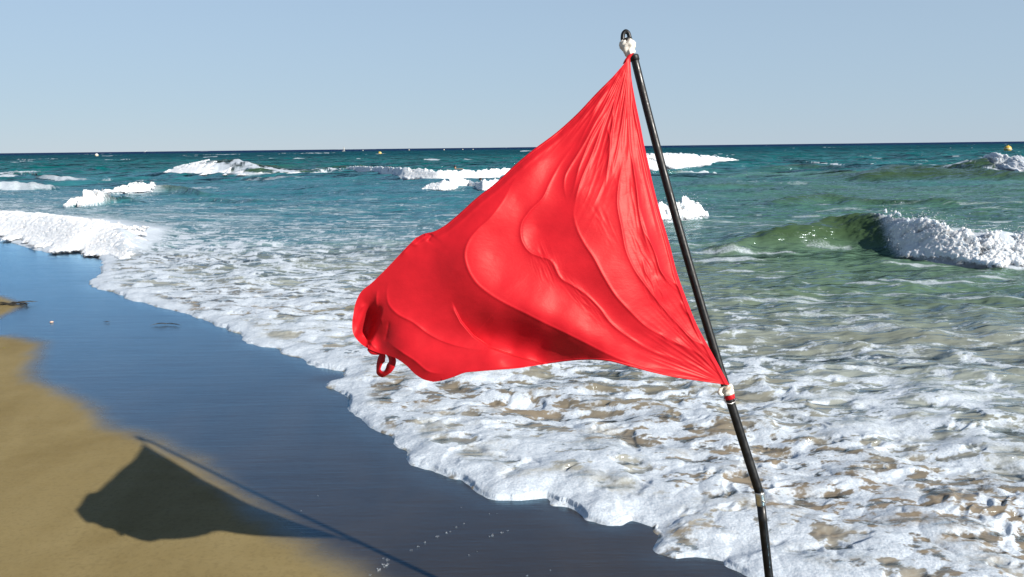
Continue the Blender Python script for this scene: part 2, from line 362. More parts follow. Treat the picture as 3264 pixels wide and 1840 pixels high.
    used = np.zeros(nr * nc, bool); used[q.ravel()] = True; remap = np.cumsum(used) - 1; q = remap[q]
    co = np.stack([X, Y, h], 1)[used]
    me = mesh_np('sea', co, q)
    fattr(me, 'foam', foam[used]); cattr(me, 'wcol', col[used]); fattr(me, 'shore', wd[used])
    return me

def water_material():
    s = NT('sea_water')
    fo = s.n('ShaderNodeAttribute', attribute_name='foam').outputs['Fac']
    wc = s.n('ShaderNodeAttribute', attribute_name='wcol').outputs['Color']
    co = s.coord((1, 1, 1))
    cst = s.coord((.45, 1.3, 1))
    # irregular foam border and bubbles
    nb = s.noise(co, 38, 4, .65); ns = s.noise(s.coord((.5, 1.2, 1)), 9, 5, .65)
    fa = s.math('ADD', fo, s.math('MULTIPLY', s.math('SUBTRACT', nb, .5), .95))
    fa = s.math('ADD', fa, s.math('MULTIPLY', s.math('SUBTRACT', ns, .5), .5))
    fm = s.ramp(fa, .08, .95)
    # ripples: chop and capillary waves
    r1 = s.noise(cst, 2.2, 5, .55); r2 = s.noise(cst, 16, 4, .6); r3 = s.noise(s.coord((.30, 1.0, 1), .12), .35, 6, .62)
    nrm = s.bump(s.noise(s.coord((.35, 1.0, 1), -.1), .07, 5, .6), 14, s.ramp(s.n('ShaderNodeAttribute', attribute_name='shore').outputs['Fac'], 30, 59)); nrm = s.bump(r3, 1.5, .7, nrm); nrm = s.bump(r1, .085, .7, nrm); nrm = s.bump(r2, .010, .8, nrm)
    hue = s.mix(s.ramp(s.noise(s.coord((.25, 1, 1)), .5, 5, .6), .3, .7), s.mix(.18, wc, (.0, .0, .0)), wc)
    df = s.n('ShaderNodeBsdfDiffuse'); s.l(hue, df.inputs['Color']); s.l(nrm, df.inputs['Normal'])
    gl = s.n('ShaderNodeBsdfGlossy'); gl.inputs['Roughness'].default_value = .12; gl.inputs['Color'].default_value = (.78, .92, 1, 1); s.l(nrm, gl.inputs['Normal'])
    fr = s.n('ShaderNodeFresnel'); fr.inputs['IOR'].default_value = 1.33; s.l(nrm, fr.inputs['Normal'])
    ps = s.n('ShaderNodeSeparateXYZ'); s.l(co, ps.inputs[0])
    kf = s.ramp(ps.outputs[1], 12, 260, .85, .22)                  # steep little wavelets hide most of the mirror far out
    wm = s.n('ShaderNodeMixShader'); s.l(s.math('MULTIPLY', fr.outputs[0], kf), wm.inputs[0]); s.l(df.outputs[0], wm.inputs[1]); s.l(gl.outputs[0], wm.inputs[2])
    water = wm.outputs[0]
    bb = s.noise(co, 90, 3, .6); bn = s.bump(bb, .004, .5); bn = s.bump(s.noise(co, 26, 4, .6), .010, .6, bn)
    vor = s.n('ShaderNodeTexVoronoi'); vor.inputs['Scale'].default_value = 120; s.l(co, vor.inputs['Vector'])
    fcol = s.mix(s.ramp(bb, .3, .7), (.35, .40, .45), (.50, .535, .57))
    foam = s.bsdf(fcol, Roughness=.55, Specular_IOR_Level=.4, Normal=bn, Subsurface_Weight=.25, Subsurface_Radius=(.02, .02, .02), Subsurface_Scale=1.0)
    mx = s.n('ShaderNodeMixShader'); s.l(fm, mx.inputs[0]); s.l(water, mx.inputs[1]); s.l(foam, mx.inputs[2])
    return s.fin(mx.outputs[0])
M_sea = water_material()
sea_me = sea()
link('sea', sea_me, M_sea, kind='structure')

# ------------------------------------------------------------------ beach
def beach():
    r = np.concatenate([np.linspace(-6, 1.2, 24)[:-1], 1.2 * 1.0135 ** np.arange(0, 330)]); r = r[r < 120]
    tx = np.linspace(-1, 1, 420)
    nr, nc = len(r), len(tx)
    Y = np.repeat(r, nc); X = np.tile(tx, nr) * (np.maximum(Y, 2.5) * 1.1 + 4)
    wd = water_dist(X, Y)
    fd = sdist(X, Y, FILM) * FSIGN
    td = sdist(X, Y, TONG)
    # inside of the little dry tongue at the left
    c = gnd(10, 775); tin = ((X < TONG[:, 0].max()) & (np.abs(td) < 9)); sg = np.sign(sdist(np.array([c[0]]), np.array([c[1]]), TONG)[0]); td = td * sg
    wob = .05 * fbm(X * 1.5, Y * 1.5, 3, 301)
    wob = wob + .02 * fbm(X * 7, Y * 7, 3, 304)
    wet = smooth(-.05, .20, fd + wob) * (1 - smooth(-.05, .10, td + wob * .6) * (X < c[0] + 2))
    wet = np.where(wd > -.3, 1, wet)
    h = -.10 * np.maximum(wd - .25, 0); h = np.maximum(h, -1.2)
    h += -.012 * smooth(-.2, .1, wd) + (1 - wet) * .006
    h += .0012 * fbm(X * .9, Y * .9, 3, 311) * (wd < 0)
    h += (Y < 60) * np.where(fd < 0, np.minimum(.04 * -fd, .3) * .25, 0)
    me = mesh_np('beach', np.stack([X, Y, h], 1), grid_quads(nr, nc)); fattr(me, 'wet', wet); fattr(me, 'shore', wd)
    return me
def sand_material():
    s = NT('wet_sand')
    wet = s.n('ShaderNodeAttribute', attribute_name='wet').outputs['Fac']
    sh = s.n('ShaderNodeAttribute', attribute_name='shore').outputs['Fac']
    co = s.coord()
    fine = s.noise(co, 420, 3, .7); pat = s.noise(s.coord((1, .6, 1), .6), 1.6, 6, .6, .6); gr = s.noise(co, 60, 3, .6)
    streak = s.noise(s.coord((.25, 2.2, 1), -.15), 5, 5, .65)
    dry = s.mix(s.ramp(pat, .3, .72), (.172, .128, .052), (.222, .172, .078))
    dry = s.mix(s.math('MULTIPLY', s.ramp(gr, .45, .75), .30), dry, (.085, .062, .026))
    wetc = s.mix(s.ramp(pat, .3, .7), (.027, .023, .018), (.038, .031, .023))
    col = s.mix(wet, dry, wetc)
    line = s.ramp(s.math('ABSOLUTE', s.math('SUBTRACT', s.noise(s.coord((1, 1, 1)), .9, 2, .5, .4), .5)), .0, .006, .10, 0.)
    col = s.mix(s.math('MULTIPLY', line, s.math('SUBTRACT', 1., wet)), col, (.20, .16, .075))
    rgh = s.math('ADD', s.math('MULTIPLY', s.math('SUBTRACT', 1., wet), .45), s.math('ADD', .10, s.math('MULTIPLY', s.ramp(streak, .35, .7), .10)))
    amp = s.math('SUBTRACT', 1., s.math('MULTIPLY', wet, .80))
    b = s.n('ShaderNodeBump'); b.inputs['Distance'].default_value = .0020; s.l(amp, b.inputs['Strength']); s.l(fine, b.inputs['Height'])
    b2 = s.bump(streak, .006, .35, b.outputs[0]); b2 = s.bump(s.noise(s.coord((.6, 2.4, 1), -.3), 24, 3, .5), .0012, .5, b2)
    ior = 1.15
    sp = s.bsdf(col, Roughness=rgh, IOR=ior, Normal=b2, Specular_IOR_Level=.35)
    gl = s.n('ShaderNodeBsdfGlossy'); s.l(rgh, gl.inputs['Roughness']); gl.inputs['Color'].default_value = (.30, .68, 1, 1); s.l(b2, gl.inputs['Normal'])
    fr = s.n('ShaderNodeFresnel'); fr.inputs['IOR'].default_value = 1.5; s.l(b2, fr.inputs['Normal'])
    mx = s.n('ShaderNodeMixShader'); s.l(s.math('MULTIPLY', s.math('MULTIPLY', fr.outputs[0], wet), 1.15, True), mx.inputs[0]); s.l(sp, mx.inputs[1]); s.l(gl.outputs[0], mx.inputs[2])
    return s.fin(mx.outputs[0])
link('beach', beach(), sand_material(), kind='structure')

# ------------------------------------------------------------------ breaking foam on the larger breakers
def foam_material():
    s = NT('white_foam'); co = s.coord()
    n = s.noise(co, 14, 5, .65); b = s.bump(n, .02, .6); b = s.bump(s.noise(co, 60, 3, .6), .006, .5, b)
    ev = s.n('ShaderNodeAttribute', attribute_name='cover').outputs['Fac']
    c = s.mix(s.ramp(n, .25, .6), (.47, .49, .515), (.55, .565, .58))
    body = s.bsdf(c, Roughness=.6, Normal=b, Specular_IOR_Level=.2, Subsurface_Weight=.8, Subsurface_Radius=(.06, .07, .08), Subsurface_Scale=1.0)
    tr = s.n('ShaderNodeBsdfTransparent'); mx = s.n('ShaderNodeMixShader')
    al = s.math('ADD', s.math('MULTIPLY', ev, 1.9), s.math('MULTIPLY', s.math('SUBTRACT', s.noise(co, 22, 5, .7), .70), 3.2))
    s.l(s.ramp(al, .0, .7), mx.inputs[0]); s.l(tr.outputs[0], mx.inputs[1]); s.l(body, mx.inputs[2])
    return s.fin(mx.outputs[0])
M_foam = foam_material()
ICO = None
def ico():
    global ICO
    if ICO is None:
        bm = bmesh.new(); bmesh.ops.create_icosphere(bm, subdivisions=1, radius=1)
        ICO = (np.array([v.co[:] for v in bm.verts]), np.array([[v.index for v in f.verts] for f in bm.faces])); bm.free()
    return ICO
def breaker_foam(k, label, nu, nv, lump, spray=0, smax=1.6, up=1.0, fmin=.5):
    W = WAVES[k]
    i = np.where(W['f'] > fmin)[0]; xa, xb = W['x'][max(i[0] - 1, 0)], W['x'][min(i[-1] + 1, len(W['x']) - 1)]
    u = np.linspace(xa, xb, nu); v = np.linspace(-.12, smax * max(1, W['f'].max()), nv)
    Xg, Vg = np.meshgrid(u, v); X = Xg.ravel(); V = Vg.ravel()
    yf = np.interp(X, W['x'], W['y']); hx = np.interp(X, W['x'], W['h']); wf = np.maximum(W['wf'] * np.clip(hx, .05, 9) * 1.6, .12)
    fx = np.interp(X, W['x'], W['f']); Vm = V / np.maximum(fx, 1); fx = np.minimum(fx, 1)
    foot = .30 * wf * fbm(X / lump * .25, X * 0 + 3, 3, 401 + k)
    Y = yf + V * wf + foot
    h, _, _, _ = wave_profile(W, X, Y)
    # rolling front: bulges forward low down, ragged on top
    rg2 = fbm(X / lump * .45, (Y + h) / lump * .45, 4, 451 + k, .6)
    env = smooth(-.12, .12, V) * (1 - smooth(smax * .45, smax, Vm + .5 * rg2 * smax * smooth(.2, .6, V))) * smooth(0, .7, fx - .10 + .30 * rg2 * (fx < .97))
    b1, _ = worley(X / lump + perlin(X / lump, Y / lump, 5) * .5, Y / lump * 1.1 + h / lump, 411 + k); b2, _ = worley(X / lump * 2.6, (Y + h) / lump * 2.6, 421 + k)
    bulge = .55 * np.sqrt(np.clip(1 - b1 ** 2, 0, 1)) + .25 * np.sqrt(np.clip(1 - b2 ** 2, 0, 1)) + .16 * fbm(X / lump * 2, (Y + h) / lump * 2, 3, 431 + k, .5)
    Z = h + env * (bulge * lump * .75 * up + .10 * hx) - (1 - env) * .10 * lump
    Y = Y - env * bulge * lump * .8 * min(1, up) ** 2 * (1 - smooth(.5, 1.2, V))
    Z += env * smooth(.6, 1.0, V) * (1 - smooth(1.0, 1.5, V)) * lump * (1.2 if k == 0 else .6) * np.clip(fbm(X / lump * (.30 if k == 0 else .8), X * 0 + .5, 4, 441 + k), 0, 1) * up
    co = np.stack([X, Y, Z], 1); q = grid_quads(nv, nu)
    quads = q[(env[q] > .05).any(1)]; tris = None
    if spray:
        iv, it = ico(); top = np.where((env > .5) & (V > .25) & (V < 1.2))[0]
        pick = rng.choice(top, spray); pts = co[pick] + np.stack([rng.normal(0, lump * .6, spray), rng.normal(-.2 * lump, lump * .5, spray), np.abs(rng.normal(0, lump * .75, spray))], 1)
        rad = lump * (.012 + .05 * rng.random(spray) ** 4)
        n0 = len(co); ev = (pts[:, None, :] + iv[None] * rad[:, None, None]).reshape(-1, 3)
        tris = (it[None] + (n0 + np.arange(spray) * len(iv))[:, None, None]).reshape(-1, 3); co = np.concatenate([co, ev])
    me = mesh_np('breaking_foam', co, quads, tris); cv = np.ones(len(co)) * 2; cv[:len(env)] = env; fattr(me, 'cover', cv)
    return link('breaking_foam', me, M_foam, kind='stuff', label=label, category='breaking foam')
breaker_foam(0, 'tall white splashing foam of the breaker nearest the right edge', 640, 90, .10, 7000, 1.05, 1.1)
breaker_foam(1, 'broad white bore of foam running up to the wet sand at left', 620, 160, .10, 2500, 2.2, .75)
breaker_foam(2, 'distant white breaker peeling below the horizon left of centre', 420, 40, .26, 0, .42, .35, .6)
breaker_foam(3, 'long low line of white breaking foam behind the swimmer', 420, 34, .22, 0, 1.7, .6)
breaker_foam(4, 'short white breaker beside the left edge of the red flag', 260, 34, .16, 60, 1.5, .7)
breaker_foam(5, 'distant white breaker just right of the pole under the horizon', 320, 34, .34, 0, 1.6, .5)
breaker_foam(7, 'small burst of white spray behind the middle of the pole', 220, 30, .12, 700, 1.5, 1.4)
breaker_foam(8, 'small crumbling white crest behind the left bore', 140, 26, .16, 60, 1.5, .9)
breaker_foam(9, 'thin white crest on a teal wave left of centre', 140, 22, .14, 0, 1.2, .8)
breaker_foam(15, 'white breaking crest far out at the right edge', 120, 26, .35, 0, 1.4, .9, .6)

# ------------------------------------------------------------------ flag
def v1(p): return [(1250 + x / 2.902, 200 + y / 2.902) for x, y in p]
def v2(p): return [(1150 + x / 3.228, 550 + y / 3.228) for x, y in p]
def v3(p): return [(860 + x / 3.228, 550 + y / 3.228) for x, y in p]
TOP = [(1585, 143), (1568, 163), (1540, 195), (1500, 235), (1450, 288), (1400, 333), (1340, 378), (1290, 420), (1245, 462), (1200, 497), (1150, 542), (1115, 570), (1090, 583), (1068, 588), (1047, 598)]
LEFT = [(1047, 598), (1020, 625), (990, 657), (960, 688), (935, 712), (908, 735), (896, 758), (889, 790), (886, 815), (889, 840), (905, 862), (928, 878), (952, 888), (972, 893), (992, 900), (1020, 918), (1045, 942), (1066, 955), (1090, 961)]
BOT = [(1090, 961), (1112, 958), (1140, 949), (1170, 938), (1200, 935), (1250, 931), (1300, 927), (1367, 917), (1410, 911), (1450, 907), (1490, 906), (1530, 909), (1580, 921), (1640, 937), (1700, 950), (1760, 959), (1810, 966), (1835, 969)]
RIGHT = [(1585, 143), (1589, 200), (1598, 252), (1611, 315), (1622, 372), (1632, 415), (1639, 448), (1660, 531), (1684, 613), (1705, 692), (1723, 742), (1754, 819), (1794, 893), (1835, 969)]
def curve(p, n):
    p = np.array(p, float)
    d = np.concatenate([[0], np.cumsum(np.hypot(*np.diff(p, axis=0).T))]); t = np.linspace(0, d[-1], n)
    # Catmull-Rom through the points, by arc length
    m = np.gradient(p, d, axis=0); i = np.clip(np.searchsorted(d, t, 'right') - 1, 0, len(p) - 2); hh = (d[i + 1] - d[i])[:, None]; s = ((t - d[i]) / (d[i + 1] - d[i]))[:, None]
    return (2 * s**3 - 3 * s**2 + 1) * p[i] + (s**3 - 2 * s**2 + s) * hh * m[i] + (-2 * s**3 + 3 * s**2) * p[i + 1] + (s**3 - s**2) * hh * m[i + 1]

LA = [(1346, 396, 40), (1319, 424, 52), (1291, 458, 62), (1271, 495, 75), (1250, 527, 88), (1232, 550, 95), (1201, 578, 102), (1179, 606, 108), (1169, 640, 113), (1176, 674, 117), (1195, 708, 116), (1235, 742, 116), (1284, 770, 116), (1325, 790, 116),
      (1360, 808, 115), (1429, 841, 110), (1475, 864, 102), (1522, 888, 88), (1584, 914, 66), (1646, 931, 34), (1739, 953, 0)]
LD = [(1481, 310, -8), (1443, 365, 6), (1408, 414, 20), (1384, 458, 42), (1364, 500, 58), (1333, 531, 66), (1312, 565, 70), (1314, 607, 73), (1333, 634, 75), (1357, 645, 76), (1381, 652, 76), (1413, 702, 76), (1444, 720, 78), (1463, 733, 78), (1506, 773, 76), (1537, 813, 74), (1584, 850, 54),
      (1646, 885, 22), (1708, 906, -2), (1754, 922, -18), (1800, 946, -28)]
LE = [(1455, 470, 56), (1450, 503, 64), (1443, 531, 70), (1450, 572, 76), (1470, 613, 81), (1491, 644, 86), (1519, 696, 90), (1550, 745, 88), (1584, 782, 78), (1624, 820, 62), (1677, 850, 34), (1717, 869, 12), (1770, 900, -12), (1800, 931, -24)]
LB = [(981, 696, 44), (973, 735, 40), (978, 766, 40), (996, 787, 44), (1039, 811, 48), (1075, 838, 50), (1111, 857, 52), (1160, 872, 58), (1233, 883, 66)]
CB = [(1128, 735), (1135, 756), (1147, 785), (1160, 811), (1191, 847), (1233, 875), (1294, 896), (1367, 917), (1400, 925)]
PT = [ # scattered heights (closeness, about millimetres)
      (1585, 143, -52), (1560, 172, -48), (1500, 235, -36), (1450, 288, -22), (1400, 333, -8), (1340, 378, 14), (1290, 420, 30), (1245, 462, 44), (1200, 497, 54), (1150, 542, 62), (1100, 577, 66), (1047, 598, 58),
      (1598, 252, -44), (1622, 372, -28), (1639, 448, -14), (1660, 531, -4), (1684, 613, 8), (1705, 692, 10), (1723, 742, 4), (1754, 819, -12), (1794, 893, -26), (1835, 969, -34),
      (1560, 300, -20), (1545, 400, 16), (1590, 400, -2), (1555, 500, 50), (1610, 505, 30), (1560, 600, 66), (1630, 600, 44), (1610, 700, 62), (1660, 700, 42), (1650, 780, 40), (1700, 850, 2), (1520, 380, 12), (1500, 450, 38),
      (1420, 500, 54), (1400, 560, 66), (1405, 620, 76), (1350, 570, 54), (1430, 680, 84),
      (1000, 620, 52), (1050, 650, 64), (1100, 640, 78), (1110, 720, 76), (1050, 740, 56), (1080, 790, 56), (1120, 800, 62), (1000, 700, 50), (1180, 740, 100),
      (1180, 800, 70), (1230, 848, 22), (1290, 880, 6), (1350, 900, 6), (1430, 898, 26), (1480, 902, 40), (1530, 909, 62), (1240, 800, 88), (1290, 830, 50), (1330, 850, 42), (1150, 780, 66), (1400, 870, 50),
      (1240, 640, 93), (1260, 700, 100), (1330, 720, 98), (1400, 770, 98), (1480, 820, 90), (1250, 590, 88), (1300, 500, 62), (1350, 440, 50),
      (960, 688, 38), (935, 712, 32), (908, 735, 26), (896, 758, 22), (889, 790, 18), (886, 815, 16), (889, 840, 16), (905, 862, 14), (928, 878, 8), (952, 888, 0),
      (925, 790, -14), (930, 825, -28), (945, 855, -24), (915, 765, 4), (955, 780, 26), (960, 820, 22), (965, 860, 0), (955, 740, 34), (975, 800, 34),
      (978, 862, 34), (1009, 885, 58), (1046, 909, 70), (1077, 934, 74), (1120, 940, 78), (1000, 903, 36), (1030, 925, 46), (1060, 950, 52), (1090, 961, 54), (1140, 949, 76), (1200, 935, 84), (1260, 931, 86), (1330, 923, 84),
      (1010, 840, 50), (1060, 880, 66), (1120, 900, 74), (1180, 905, 78), (1260, 905, 82)]
def rbf(pts, X, Y, lam=120.0):
    P_ = np.array(pts, float); x = P_[:, :2] / 100; n = len(P_)
    def k(r2): return np.where(r2 > 0, r2 * .5 * np.log(np.maximum(r2, 1e-12)), 0)
    D2 = ((x[:, None] - x[None]) ** 2).sum(2); K = k(D2) + np.eye(n) * lam * 1e-3
    Q = np.concatenate([np.ones((n, 1)), x], 1); M = np.block([[K, Q], [Q.T, np.zeros((3, 3))]])
    s = np.linalg.solve(M, np.concatenate([P_[:, 2], np.zeros(3)])); out = s[n] + s[n + 1] * X / 100 + s[n + 2] * Y / 100
    for i in range(n): out = out + s[i] * k((X / 100 - x[i, 0]) ** 2 + (Y / 100 - x[i, 1]) ** 2)
    return out
def line_t(px, py, line):
    """unsigned distance, signed distance, position 0..1 along"""
    L = np.array(line, float)[:, :2]; seg = np.hypot(*np.diff(L, axis=0).T); cum = np.concatenate([[0], np.cumsum(seg)])
    best = np.full(px.shape, 1e9); sg = np.zeros(px.shape); tt = np.zeros(px.shape)
    for i in range(len(L) - 1):
        a = L[i]; d = L[i + 1] - a; l2 = max(d @ d, 1e-9); qx = px - a[0]; qy = py - a[1]
        t = np.clip((qx * d[0] + qy * d[1]) / l2, 0, 1); dd = np.hypot(qx - t * d[0], qy - t * d[1]); m = dd < best
        best = np.where(m, dd, best); sg = np.where(m, np.sign(qx * d[1] - qy * d[0]), sg); tt = np.where(m, (cum[i] + t * seg[i]) / cum[-1], tt)
    return best, best * sg, tt
RIMS = [ # polyline, amplitude, width (in about mm); sharp pleat crests
  ([p[:2] for p in LA], 4.2, 13), ([p[:2] for p in LD] + [(1832, 965)], 4.6, 9), ([p[:2] for p in LE] + [(1832, 962)], 5.5, 14), ([p[:2] for p in LB], 4.2, 10),
  (v1([(850, 20), (830, 40), (770, 120), (700, 240), (670, 310)]), 2.5, 6),
  (v1([(870, 20), (800, 170), (720, 310), (640, 460), (580, 560), (530, 640), (500, 700), (490, 780), (510, 880), (520, 920)]), 4.6, 8),
  (v1([(890, 20), (780, 270), (700, 400), (640, 540), (600, 640), (570, 760), (530, 900)]), 4.0, 7),
  (v1([(775, 290), (740, 420), (680, 580), (620, 720), (580, 850), (560, 960)]), 4.2, 7),
  (v1([(860, 40), (845, 300), (830, 460), (815, 600), (800, 720), (790, 830)]), 4.4, 7),
  (v1([(950, 20), (920, 260), (880, 500), (850, 640), (830, 740)]), 4.6, 8),
  (v1([(965, 20), (960, 200), (970, 420), (980, 540), (1010, 700), (1050, 950), (1100, 1120), (1160, 1290), (1200, 1400), (1250, 1500)]), 4.0, 8),
  (v1([(930, 560), (890, 760), (880, 900), (910, 1080), (950, 1270), (1000, 1400)]), 4.2, 9),
  (v1([(980, 560), (1010, 720), (1040, 980), (1080, 1150), (1150, 1330)]), 3.8, 7),
  (v1([(800, 330), (825, 440), (800, 560)]), 3, 5), (v1([(1000, 300), (1040, 560), (1090, 800), (1140, 1000), (1190, 1200)]), 3.2, 7),
  (v2([(1330, 150), (1380, 280), (1450, 430), (1530, 540), (1620, 660), (1720, 780), (1850, 920), (2000, 1080), (2180, 1290)]), 5.0, 9),
  (v2([(1480, 0), (1530, 120), (1600, 250), (1650, 420), (1740, 540), (1840, 620)]), 4.4, 8), (v2([(1620, 250), (1660, 430), (1800, 560), (1850, 640)]), 3.0, 5),
  (v2([(1500, 300), (1530, 430), (1580, 520), (1640, 700)]), 3.4, 7), (v2([(1600, 440), (1650, 560), (1700, 690)]), 3.0, 6), (v2([(1700, 300), (1780, 520), (1850, 700), (1960, 960), (2100, 1180)]), 3.0, 7),
  (v2([(1840, 920), (1930, 990), (2020, 1040), (2110, 1180)]), 3.0, 6), (v2([(1810, 660), (1860, 760), (1900, 790)]), 2.4, 5), (v2([(1640, 910), (1700, 980), (1840, 1040)]), 2.4, 6),
  (v3([(290, 560), (280, 680), (300, 780), (340, 870)]), 4, 8), (v3([(385, 820), (365, 940), (345, 1010)]), -3, 7), (v3([(470, 320), (540, 240), (650, 170)]), 3.2, 7), (v3([(690, 190), (740, 125)]), -4, 6),
  (v3([(880, 700), (940, 800), (1010, 900)]), 1.6, 8), (v3([(370, 1000), (480, 1080), (600, 1160), (700, 1240), (840, 1265)]), 3.6, 9), (v3([(105, 885), (190, 960), (300, 1085)]), 5, 7), (v3([(200, 680), (130, 760), (100, 870)]), 4, 7),
  ]
def flag_height(X, Y):
    pts = [p for p in LA + LD + LE + LB] + PT
    Z = 8 + .70 * rbf(pts, X, Y)
    d, s, t = line_t(X, Y, CB)                        # the lower flap overlaps the hollow behind it
    inside = sdist(np.array([1200.]), np.array([900.]), np.array(CB, float))[0]; s = s * np.sign(inside)
    stp = smooth(.05, .5, t); Z += stp * (13 * smooth(-3, 2, s) * np.exp(-np.maximum(s, 0) / 40) - 26 * (1 - smooth(-3, 2, s)) * np.exp(-np.maximum(-s, 0) / 34))
    hx_ = (X - 926) * .94 + (Y - 822) * .34; hy_ = -(X - 926) * .34 + (Y - 822) * .94
    Z -= 46 * np.exp(-(hx_ / 17) ** 4 - (hy_ / 46) ** 4)
    for (L, a, wd_) in RIMS:
        x0, x1 = min(p[0] for p in L) - 70, max(p[0] for p in L) + 70; y0, y1 = min(p[1] for p in L) - 70, max(p[1] for p in L) + 70
        m = (X > x0) & (X < x1) & (Y > y0) & (Y < y1)
        if not m.any(): continue
        L = curve([p[:2] for p in L], 5 * len(L))
        d, s, t = line_t(X[m], Y[m], L)
        taper = smooth(0, .30, t) * smooth(0, .30, 1 - t); wv = wd_ * (.75 + .5 * t); nw = 3.6 if a > 4.15 and len(L) > 60 else 3.0
        Z[m] += a * taper * (.85 * np.exp(-(np.sqrt(d * d + 1.6 ** 2) - 1.6) / (1.35 * wv)) + .24 * np.exp(-(d / nw) ** 2))
    # gathers fanning out from both corners
    for (cx, cy, n, ph) in ((1583, 140, 15, .4), (1838, 972, 11, 1.2)):
        ang = np.arctan2(Y - cy, X - cx); r = np.hypot(X - cx, Y - cy)
        Z += 1.3 * (1 - 2 * np.abs(perlin(ang * n, r * .004 + ph, 501 + n))) * smooth(25, 90, r) * (1 - smooth(160, 380, r))
    # hem rolling away along the upper edge
    d, s, t = line_t(X, Y, TOP); Z -= 9 * np.exp(-d / 9.0) * smooth(.02, .2, t)
    Z += 1.5 * np.exp(-((d - 17) / 5.0) ** 2) * smooth(.02, .2, t) + 1.1 * perlin(X * .05, Y * .05, 520) * np.exp(-d / 25.)
    d, s, t = line_t(X, Y, RIGHT); Z += 3.5 * np.exp(-((d - 7) / 4.0) ** 2) * smooth(.05, .2, t) - 5 * np.exp(-d / 5.)
    # crinkles of thin satin
    Z += .8 * fbm(X * .014 + Y * .005, Y * .009, 2, 531)
    # small sharp crinkles where the folds pinch: centre, radii, lean, height, frequency
    for (cx, cy, ra, rb, th, am, fq) in ((1370, 662, 42, 26, 1.2, 2.0, .10), (1462, 745, 75, 16, .85, 2.2, .09), (1640, 690, 95, 26, 1.15, 2.6, .085), (1590, 470, 130, 34, 1.45, 1.8, .07), (1520, 430, 110, 40, 1.95, 2.0, .06),
                                         (1400, 330, 90, 22, 2.3, 1.3, .08), (1690, 800, 60, 16, .9, 1.8, .11), (1060, 600, 30, 12, 2.6, 1.4, .12), (930, 830, 60, 36, 1.4, 2.4, .05), (1510, 545, 60, 20, 1.1, 1.6, .07)):
        c_, s_ = math.cos(th), math.sin(th); a_ = (X - cx) * c_ + (Y - cy) * s_; b_ = -(X - cx) * s_ + (Y - cy) * c_
        g_ = np.exp(-(a_ / ra) ** 2 - (b_ / rb) ** 2); m_ = g_ > .01
        Z[m_] += .42 * am * g_[m_] * (1 - 2.2 * np.abs(fbm(b_[m_] * fq * .75, a_[m_] * fq * .15, 2, int(cx), .45)))
    return Z
def flag_pos(X, Y):
    Z = flag_height(X, Y); t = 2.055 - Z * .001
    return at(X, Y, t)
FA = np.array(at(np.array([1578.]), np.array([140.]), np.array([2.11])))[0]
flag = empty('flag', FA, label='large red satin flag billowing left from the leaning black pole', category='flag')
def sub(me, origin): me.transform(Matrix.Translation(-Vector(origin))); return me
def flag_cloth():
    nu, nv = 640, 520
    T = curve(TOP, nu); B = curve(BOT[::-1], nu); Lf = curve(LEFT, nv); Rt = curve(RIGHT, nv)
    u = np.linspace(0, 1, nu)[None, :, None]; v = np.linspace(0, 1, nv)[:, None, None]
    Pm = (1 - v) * T[None] + v * B[None] + (1 - u) * Rt[:, None] + u * Lf[:, None] - ((1 - u) * (1 - v) * T[0] + u * (1 - v) * T[-1] + (1 - u) * v * B[0] + u * v * B[-1])
    X = Pm[..., 0].ravel(); Y = Pm[..., 1].ravel()
    return mesh_np('cloth', flag_pos(X, Y), grid_quads(nv, nu))
def satin(name, base, tr=.22):
    s = NT(name); co = s.coord()
    wv = s.noise(s.coord((1, 1, 1)), 900, 2, .5); cr = s.noise(s.coord((1, 1, 1.6)), 16, 4, .6)
    nb = s.bump(cr, .0022, .6); nb = s.bump(wv, .0002, .25, nb)
    lw = s.mix(s.ramp(cr, .3, .7), tuple(c * .9 for c in base), base)
    a = s.bsdf(lw, Roughness=.43, Specular_IOR_Level=.28, Specular_Tint=(1, .50, .42, 1), Normal=nb, Sheen_Weight=.08, Sheen_Roughness=.35, Sheen_Tint=(1, .35, .3, 1))
    t = s.n('ShaderNodeBsdfTranslucent'); t.inputs['Color'].default_value = (base[0], base[1] * 1.3, base[2], 1); s.l(nb, t.inputs['Normal'])
    mx = s.n('ShaderNodeMixShader'); mx.inputs[0].default_value = tr; s.l(a, mx.inputs[1]); s.l(t.outputs[0], mx.inputs[2])
    return s.fin(mx.outputs[0])
M_red = satin('red_satin', (.52, .012, .020))
link('cloth', sub(flag_cloth(), FA), M_red, flag)
def ribbon(name, ctr, side, mat, parent, origin, th=.0012):
    """a band following ctr points, side = half width vector at each point; real thickness"""
    c = np.array(ctr, float); sd = np.array(side, float); n = len(c)
    tan = np.gradient(c, axis=0); nn = np.cross(tan, sd); nn /= np.linalg.norm(nn, axis=1)[:, None] + 1e-9; nn *= th
    ring = np.stack([c - sd - nn, c + sd - nn, c + sd + nn, c - sd + nn], 1).reshape(-1, 3)
    q = [[i * 4 + j, i * 4 + (j + 1) % 4, (i + 1) * 4 + (j + 1) % 4, (i + 1) * 4 + j] for i in range(n - 1) for j in range(4)] + [[0, 1, 2, 3], [n * 4 - 4, n * 4 - 3, n * 4 - 2, n * 4 - 1]]
    me = mesh_np(name, ring, np.array(q)); return link(name, sub(me, origin), mat, parent, smooth_=False)
